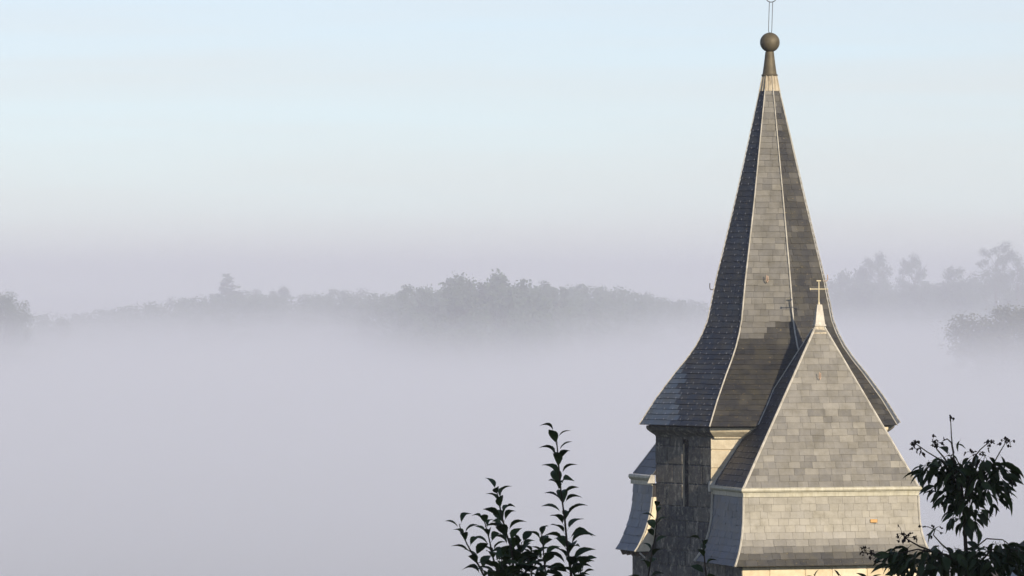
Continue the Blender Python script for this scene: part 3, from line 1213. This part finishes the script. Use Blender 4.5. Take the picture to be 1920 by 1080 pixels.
# the wood that runs along the ridges between the trees that can be told apart
mb = MB()
r = random.Random(5)
RIDGE = [(-60, 592, 1300), (60, 590, 1500), (130, 590, 1700), (190, 578, 1750), (300, 565, 1800), (400, 552, 1800), (470, 548, 1800), (560, 552, 1850), (640, 549, 1800), (720, 553, 1600), (770, 546, 1450),
         (850, 540, 1350), (1000, 536, 1350), (1090, 534, 1500), (1150, 539, 1550), (1200, 548, 1600), (1250, 562, 1700), (1330, 564, 1800)]
RIDGE2 = [(1500, 522, 2050), (1600, 518, 2050), (1700, 528, 2000), (1760, 530, 2000), (1830, 520, 1950), (1960, 512, 1950)]
for rg_, dy, ds in ((RIDGE, 0, 1), (RIDGE, 20, .96), (RIDGE, 44, .92), (RIDGE, 72, .88), (RIDGE2, 0, 1), (RIDGE2, 24, .96), (RIDGE2, 54, .92)):
    xs_ = [q[0] for q in rg_]
    px = xs_[0]
    while px < xs_[-1]:
        d = interp(px, xs_, [q[2] for q in rg_]) * ds * (1 + .03 * (r.random() - .2))
        py = interp(px, xs_, [q[1] for q in rg_]) + dy + r.gauss(1, 3.5)
        x = (px - 960) / F * d
        zt = ZC - (py - 540) / F * d
        w = d * .0020 * (.6 + 1.0 * r.random())
        for q in range(340):
            v = Vector((r.gauss(0, 1), r.gauss(0, 1), r.gauss(0, 1))).normalized() * (w * (.6 + .45 * r.random()))
            p = Vector((x, d, zt - w)) + v
            if r.random() < .45: p.z -= w * 2.5 * r.random()
            d1_ = Vector((r.gauss(0, 1), r.gauss(0, 1), r.gauss(0, .7))).normalized()
            d2_ = d1_.orthogonal().normalized()
            s = .42 * (.6 + .8 * r.random())
            mb.add([p - d1_ * s, p - d2_ * s * .6, p + d1_ * s, p + d2_ * s * .6], [(0, 1, 2, 3)])
        mb.tube([(x, d, ground_z(x, d) - .3), (x, d, zt - w)], [.3, .15], 5, cap=False)
        px += (9 if dy == 0 else 13) * (.5 + r.random())
mb.build('woodland', M['far_leaf'], kind='stuff')


# ------------------------------------------------------------------ house on the slope and an added shade house
M['render'] = mat_simple('house render', (.36, .34, .29), .9, .2, var=.1, scale=2)
M['glass'] = mat_simple('window glass', (.03, .035, .04), .08, .5, var=.1, bump=0)
M['frame'] = mat_simple('window frame', (.6, .6, .57), .5, .4, var=.05)
M['roofslate'] = mat_simple('grey blue slate roof', (.05, .075, .12), .5, .45, var=.25, scale=5)


def house(loc, rz, w, d, hw, hr, label, hip=2.0):
    t = empty('house', loc, rz)
    tag(t, label, 'house')
    mb = MB()
    mb.box((-w / 2, -d / 2, -2.5), (w / 2, d / 2, hw))
    wall = mb.build('wall', M['render'], t)
    o = .35
    mb = MB()
    e = [(-w / 2 - o, -d / 2 - o, hw), (w / 2 + o, -d / 2 - o, hw), (w / 2 + o, d / 2 + o, hw), (-w / 2 - o, d / 2 + o, hw)]
    e2 = [(x, y, z + .12) for x, y, z in e]
    rd = [(-w / 2 + hip, 0, hw + hr), (w / 2 - hip, 0, hw + hr)]
    mb.add(e + e2 + rd, [(3, 2, 1, 0), (0, 1, 5, 4), (1, 2, 6, 5), (2, 3, 7, 6), (3, 0, 4, 7), (4, 5, 9, 8), (5, 6, 9), (6, 7, 8, 9), (7, 4, 8)])
    roof = mb.build('roof', M['roofslate'], t)
    mb = MB()
    for a, b in ((e2[0], rd[0]), (e2[3], rd[0]), (e2[1], rd[1]), (e2[2], rd[1]), (rd[0], rd[1])):
        mb.tube([a, b], .07, 6)
    mb.build('ridge_tiles', M['iron'], roof)
    mb = MB()
    mb.box((w / 2 - hip - .9, -.35, hw + hr - .6), (w / 2 - hip - .2, .35, hw + hr + .9))
    mb.build('chimney', M['render'], roof)
    for sy in (-1, 1):
        for zz in ([1.0] if hw < 4 else [.9, 3.6]):
            for xx in (-w / 4, w / 4):
                mb = MB()
                y = sy * (d / 2 + .01)
                for (a, b) in (((-.6, -.6), (-.52, .7)), ((.52, -.6), (.6, .7)), ((-.52, .62), (.52, .7)), ((-.52, -.6), (.52, -.52)), ((-.04, -.52), (.04, .62))):
                    mb.box((xx + a[0], min(y, y + sy * .06), zz + .7 + a[1]), (xx + b[0], max(y, y + sy * .06), zz + .7 + b[1]))
                wf = mb.build('window', M['frame'], wall)
                mb = MB()
                mb.box((xx - .52, min(y, y + sy * .02), zz + .18), (xx + .52, max(y, y + sy * .02), zz + 1.32))
                g = mb.build('pane', M['glass'], wf)
    mb = MB()
    mb.box((-.5, -d / 2 - .05, 0), (.5, -d / 2 - .005, 2.1))
    mb.build('door', M['wood'], t)
    return t


# house whose roof corner shows at the right edge, below the church hill
hx, hy = (1985 - 960) / F * 72, 72.0
house((hx, hy, ground_z(hx, hy) + .4), math.radians(12), 9.6 / 8.0, 1, 1, 1, 'x') if False else None
zb = ground_z(7.6 + 2.2, 72)
house((7.42 + 2.35, 74.0, zb), math.radians(-8), 5.6, 7.0, (ZC - 4.14) - zb, 2.3, 'slate roofed house whose roof corner shows at the right edge', hip=2.5)
# house added out of frame on the right to shade the garden trees
house((10.4, 19.0, ground_z(10.4, 19) + .3), math.radians(43), 8.5, 9.5, 9.0, 3.2, 'unseen rendered house added to shade the garden trees', hip=1.5)

# ------------------------------------------------------------------ garden trees in the foreground
M['leaf'] = mat_foliage('garden leaf', (.020, .038, .012), (.046, .076, .022), .55, .25)
M['leaf2'] = mat_foliage('cherry leaf', (.016, .030, .010), (.040, .064, .020), .55, .25)
M['twig'] = mat_simple('twig bark', (.045, .034, .026), .85, .2, var=.25, scale=30)
M['dryfruit'] = mat_simple('dry fruit', (.030, .020, .016), .8, .2, var=.3, scale=60)


def leaf_mesh(name, mat, wid, fold, curl, seed):
    """a leaf of length 1 along +x, folded along the midrib and arched"""
    r = random.Random(seed)
    ts = [0, .10, .26, .45, .64, .82, 1.0]
    ws = [.02, .42, .86, 1.0, .80, .42, .01]
    vs = [(-.22, 0, -.02 - .02), (-.22, .012, -.04)]
    vs, fs = [], []
    for t, w in zip(ts, ws):
        z = curl * (t - t * t * 1.25)
        ww = w * wid / 2 * (1 + .12 * (r.random() - .5))
        vs += [(t, -ww, z + fold * ww), (t, 0, z), (t, ww, z + fold * ww)]
    for i in range(len(ts) - 1):
        a = i * 3
        fs += [(a, a + 1, a + 4, a + 3), (a + 1, a + 2, a + 5, a + 4)]
    # petiole
    b = len(vs)
    vs += [(-.28, -.012, -.10), (-.28, .012, -.10), (.02, .012, 0), (.02, -.012, 0)]
    fs.append((b, b + 1, b + 2, b + 3))
    mb = MB()
    mb.add(vs, fs)
    return mb.mesh(name, mat, smooth=True)


LEAF_A = [leaf_mesh('leaf', M['leaf'], .54, .5, .55, 1), leaf_mesh('leaf', M['leaf'], .62, .35, .40, 2), leaf_mesh('leaf', M['leaf'], .50, .7, .75, 3)]
LEAF_B = [leaf_mesh('leaf', M['leaf2'], .34, .45, .35, 4), leaf_mesh('leaf', M['leaf2'], .40, .3, .5, 5), leaf_mesh('leaf', M['leaf2'], .30, .6, .25, 6)]


def gp(px, py, d):
    return Vector(((px - 960) / F * d, d, ZC - (py - 540) / F * d))


def place_leaf(meshes, root, base, direction, length, roll, pet=.28):
    """leaf object whose petiole starts at base and whose blade points along direction"""
    x = Vector(direction).normalized()
    up = Vector((0, 0, 1))
    y = up.cross(x)
    if y.length < .05: y = Vector((0, 1, 0))
    y.normalize()
    z = x.cross(y)
    R = Matrix((x, y, z)).transposed().to_4x4() @ Matrix.Rotation(roll, 4, 'X')
    o = bpy.data.objects.new('leaf', rnd.choice(meshes))
    COL.objects.link(o)
    o.parent = root
    o.matrix_local = Matrix.Translation(Vector(base) - root.location + x * length * pet) @ R @ Matrix.Diagonal((length, length, length, 1))
    return o


def shoot(root, d, pts, r0, r1, sp0, sp1, l0, l1, meshes, seed, dz=0.0, updir=.75, skip_top=0):
    """a leafy shoot: pts from tip to base in pixels at distance d"""
    r = random.Random(seed)
    P = [gp(x, y, d + dz * i) for i, (x, y) in enumerate(pts)]
    mb = MB()
    n = len(P)
    mb.tube([p - root.location for p in P], [r0 + (r1 - r0) * i / (n - 1) for i in range(n)], 6)
    mb.build('stem', M['twig'], root)
    acc = [0]
    for i in range(1, n): acc.append(acc[-1] + (P[i] - P[i - 1]).length)
    s = 0.004
    ang = r.random() * 6.28
    while s < acc[-1]:
        t = s / acc[-1]
        for i in range(1, n):
            if s <= acc[i]:
                p = P[i - 1].lerp(P[i], (s - acc[i - 1]) / (acc[i] - acc[i - 1]))
                ax = (P[i - 1] - P[i]).normalized()
                break
        ang += 2.4 + r.gauss(0, .35)
        side = Vector((math.cos(ang), math.sin(ang) * .75, 0))
        u = updir * (1 - .75 * t) + r.gauss(0, .16)
        dr = side + ax * u
        ln = (l0 + (l1 - l0) * min(1, t * 1.6)) * (.8 + .4 * r.random())
        place_leaf(meshes, root, p, dr, ln, r.gauss(0, .35), .22)
        s += (sp0 + (sp1 - sp0) * t) * (.7 + .6 * r.random())
    return P


D1 = 27.0
rz_ = ground_z(.05, D1)
AT = empty('fruit_tree', (.05, D1, rz_))
tag(AT, 'young fruit tree with five upright leafy shoots left of the church', 'tree')
px = D1 / F      # metres per pixel there
hub = [(985, 1150), (990, 1240), (975, 1330)]
S = [
    ([(1042, 808), (1043, 818), (1052, 924), (1059, 974), (1064, 1030), (1071, 1076), (1060, 1150), (1010, 1230)], .0022, .009, 0.0255, 0.0094, 0.074, 0.120, 1),
    ([(931, 917), (932, 924), (939, 960), (950, 1002), (959, 1030), (964, 1076), (972, 1130), (985, 1200)], .0020, .008, 0.0238, 0.0094, 0.070, 0.120, 2),
    ([(906, 974), (909, 980), (917, 1010), (925, 1047), (934, 1077), (955, 1130), (980, 1190)], .0018, .007, 0.0238, 0.0144, 0.067, 0.100, 3),
    ([(861, 982), (863, 990), (875, 1019), (895, 1055), (906, 1077), (940, 1130), (975, 1180)], .0018, .007, 0.0272, 0.0173, 0.067, 0.095, 4),
    ([(1014, 999), (1017, 1010), (1020, 1047), (1023, 1077), (1015, 1140), (1000, 1200)], .0018, .007, 0.0221, 0.0115, 0.067, 0.110, 5),
    ([(978, 1016), (975, 1040), (973, 1080), (980, 1150)], .002, .006, 0.0136, 0.0101, 0.072, 0.116, 6),
    ([(1092, 1052), (1088, 1075), (1075, 1120), (1030, 1190)], .002, .006, 0.0153, 0.0144, 0.072, 0.104, 7),
    ([(1000, 1040), (998, 1060), (995, 1100), (990, 1160)], .002, .006, 0.0136, 0.0115, 0.072, 0.110, 8),
    ([(940, 1045), (942, 1070), (950, 1110), (975, 1170)], .002, .006, 0.0153, 0.0115, 0.072, 0.110, 9),
]
for i, (pts, r0, r1, a, b, l0, l1, sd) in enumerate(S):
    shoot(AT, D1 + [0, .05, -.08, .1, -.12, .15, -.1, .2, -.2][i], pts, r0, r1, a, b, l0, l1, LEAF_A, sd + 20)
mb = MB()
mb.tube([gp(985, 1175, D1) - AT.location, gp(992, 1260, D1) - AT.location, gp(982, 1400, D1) - AT.location, Vector((0, 0, 1.2)), Vector((.02, 0, -.2))], [.012, .022, .03, .045, .06], 8)
mb.build('trunk', M['twig'], AT)

D2 = 26.0
for (nm, pts, label, sd, cnt) in (
    ('sapling', [(1230, 952), (1232, 962), (1229, 1000), (1222, 1040), (1214, 1090), (1205, 1200)], 'slender leafy sapling stem in front of the shaded tower wall', 61, 0),
    ('sapling', [(1317, 1012), (1319, 1022), (1322, 1060), (1326, 1095), (1330, 1200)], 'short sapling tip in front of the shaded slate skirt of the chapel', 67, 0),
):
    bx = (pts[-1][0] - 960) / F * D2
    sp = empty('sapling', (bx, D2, ground_z(bx, D2)))
    tag(sp, label, 'sapling', 'garden saplings')
    shoot(sp, D2, pts, .0018, .005, .030, .036, .058, .078, LEAF_A, sd)
    mb = MB()
    mb.tube([gp(*pts[-1], D2) - sp.location, Vector((.03, 0, 1.5)), Vector((0, 0, -.2))], [.005, .012, .02], 6)
    mb.build('trunk', M['twig'], sp)

# cherry tree at the right, with hanging leaves and dry fruit stalks
D3 = 26.5
bx = (1812 - 960) / F * D3
CT = empty('cherry_tree', (bx, D3, ground_z(bx, D3)))
tag(CT, 'dark cherry tree with drooping leaves and dry fruit stalks at lower right', 'tree')


def branch(pts, r0, r1, dz=0.0):
    mb = MB()
    n = len(pts)
    P = [gp(x, y, D3 + dz * (1 - i / (n - 1))) for i, (x, y) in enumerate(pts)]
    mb.tube([p - CT.location for p in P], [r0 + (r1 - r0) * i / (n - 1) for i in range(n)], 6)
    mb.build('branch', M['twig'], CT)
    return P


mb = MB()
mb.tube([gp(1803, 905, D3) - CT.location, gp(1807, 960, D3) - CT.location, gp(1811, 1030, D3) - CT.location, gp(1814, 1110, D3) - CT.location, gp(1812, 1300, D3) - CT.location, Vector((0, 0, 1.0)), Vector((0, 0, -.3))],
        [.005, .008, .010, .014, .03, .06, .09], 8)
mb.build('trunk', M['twig'], CT)
BR = [
    ([(1782, 778), (1784, 819), (1788, 858), (1797, 900), (1806, 950)], 0),
    ([(1889, 824), (1874, 849), (1857, 880), (1830, 925), (1809, 975)], .12),
    ([(1713, 829), (1738, 847), (1766, 864), (1790, 900), (1805, 940)], -.1),
    ([(1748, 824), (1757, 843), (1770, 858), (1790, 890)], .1),
    ([(1860, 824), (1838, 843), (1826, 858), (1815, 895), (1808, 940)], -.12),
    ([(1768, 826), (1776, 823), (1784, 830), (1788, 850)], .05),
    ([(1618, 1036), (1640, 1040), (1665, 1042), (1720, 1030), (1775, 1040), (1812, 1075)], -.15),
    ([(1692, 1000), (1702, 1012), (1725, 1025), (1770, 1040)], .1),
    ([(1754, 990), (1750, 1003), (1765, 1020), (1800, 1050)], .12),
    ([(1905, 1030), (1880, 1012), (1850, 1010), (1825, 1030), (1812, 1060)], .1),
    ([(1935, 1045), (1900, 1030), (1860, 1030), (1815, 1080)], -.1),
    ([(1573, 1076), (1590, 1100), (1660, 1130), (1812, 1180)], -.2),
    ([(1526, 1077), (1540, 1100), (1600, 1140), (1812, 1200)], -.1),
]
BP = [branch(p, .0020, .0055, dz) for p, dz in BR]
r = random.Random(77)


def fruit_cluster(px_, py_, n, spread, dz=0.0):
    """dry stalks with shrivelled fruit, one part"""
    mb = MB()
    c = gp(px_, py_, D3 + dz) - CT.location
    m = D3 / F
    for i in range(n):
        v = Vector((r.gauss(0, 1), r.gauss(0, .8), r.gauss(-.2, .9))) * spread * m
        p = c + v
        mb.tube([c, c + v * .6 + Vector((0, 0, .3 * spread * m)), p], .0011, 5, cap=False)
        R = m * (1.3 + 1.5 * r.random())
        rg = []
        for k in range(5):
            t = math.pi * (k + .25) / 4.5
            rg.append([p + Vector((R * math.sin(t) * math.cos(q * 1.047) * (.7 + .5 * r.random()), R * math.sin(t) * math.sin(q * 1.047), R * 1.25 * math.cos(t))) for q in range(6)])
        mb.loft(rg, cap0=True, cap1=True)
        d1 = Vector((r.gauss(0, 1), r.gauss(0, 1), r.gauss(-.8, .8))).normalized()
        d2 = d1.orthogonal().normalized()
        l_ = m * (5 + 5 * r.random())
        e_ = d1.cross(d2)
        mb.add([p, p + d1 * l_ * .5 + d2 * l_ * .28 + e_ * l_ * .12, p + d1 * l_, p + d1 * l_ * .55 - d2 * l_ * .25 + e_ * l_ * .15], [(0, 1, 2), (0, 2, 3)])
    mb.build('fruit_cluster', M['dryfruit'], CT)


for (x, y, n, s) in ((1782, 783, 6, 4), (1714, 832, 7, 6), (1719, 842, 4, 5), (1749, 830, 8, 7), (1757, 842, 5, 5), (1768, 829, 4, 4), (1731, 850, 3, 4), (1853, 829, 4, 5), (1861, 826, 3, 5), (1843, 846, 4, 5),
                     (1887, 823, 5, 7), (1894, 829, 4, 5), (1822, 848, 5, 6), (1622, 1033, 8, 7), (1634, 1042, 4, 5), (1643, 1048, 3, 4), (1693, 1003, 9, 9), (1702, 1008, 7, 8), (1719, 1010, 3, 4), (1750, 992, 6, 7), (1742, 1005, 3, 4),
                     (1899, 904, 4, 5), (1840, 872, 4, 5), (1792, 858, 4, 5)):
    fruit_cluster(x, y, n, s)


INNER_LEAVES = MB()


def hang(cx, cy, n, rx, ry, fan, l0, l1, dz=.35, seed=1, extra=0):
    """leaves hanging round a point: they start inside an ellipse and droop outwards"""
    q = random.Random(seed)
    for i in range(n + extra):
        t = q.random() * 6.283
        k = math.sqrt(q.random())
        ox, oy = k * math.cos(t) * rx, k * math.sin(t) * ry
        b = gp(cx + ox, cy + oy, D3 + (q.random() - .5) * 2 * dz * (1 - .4 * k))
        d = Vector((ox / rx * fan + q.gauss(0, .38), q.gauss(0, .5), -.62 + q.gauss(0, .34)))
        ln = (l0 + (l1 - l0) * q.random()) * D3 / F * (1 if i < n else .8)
        roll = q.gauss(0, .9)
        if i < n:
            place_leaf(LEAF_B, CT, b, d, ln, roll, .12)
        else:
            o = place_leaf(LEAF_B, CT, b, d, ln, roll, .12)
            mt = o.matrix_basis.copy()
            INNER_LEAVES.add([mt @ v.co for v in o.data.vertices], [tuple(p.vertices) for p in o.data.polygons])
            bpy.data.objects.remove(o)


for i, (cx, cy, n, rx, ry, ex) in enumerate(((1748, 876, 17, 26, 14, 16), (1783, 872, 20, 30, 24, 26), (1832, 872, 22, 34, 22, 28), (1868, 886, 18, 24, 20, 22), (1790, 915, 23, 40, 26, 40), (1838, 920, 24, 42, 28, 44), (1812, 960, 18, 30, 24, 34))):
    hang(cx, cy, n, rx, ry, .8, 24, 42, .13, 10 + i, ex)
hang(1742, 1045, 60, 84, 24, .8, 28, 46, .2, 3, 130)
hang(1872, 1045, 78, 70, 30, .8, 28, 46, .2, 4, 150)
INNER_LEAVES.build('foliage', M['leaf2'], CT, smooth=True, kind='stuff')
for (bx_, by_, dx, dz_, ln) in ((1757, 868, -1, -.9, 42), (1764, 872, -1, -1.1, 46), (1876, 852, .25, -1, 30), (1888, 870, .9, -.7, 40), (1871, 866, .9, -.45, 48), (1800, 824, -.2, -1, 22), (1793, 832, .6, -.3, 20),
                               (1879, 922, .45, -1, 46), (1760, 985, -.6, -1, 40), (1835, 845, .5, -.5, 22), (1527, 1084, .3, .6, 18), (1527, 1084, -.8, .2, 16), (1574, 1082, -.4, .6, 16), (1630, 1088, -.6, .35, 26), (1630, 1088, .8, .4, 24),
                               (1830, 985, .15, -1, 36), (1750, 1060, -.7, -1, 44)):
    place_leaf(LEAF_B, CT, gp(bx_, by_, D3 - .15), (dx, .15, dz_), ln * D3 / F, rnd.gauss(0, .5), .1)
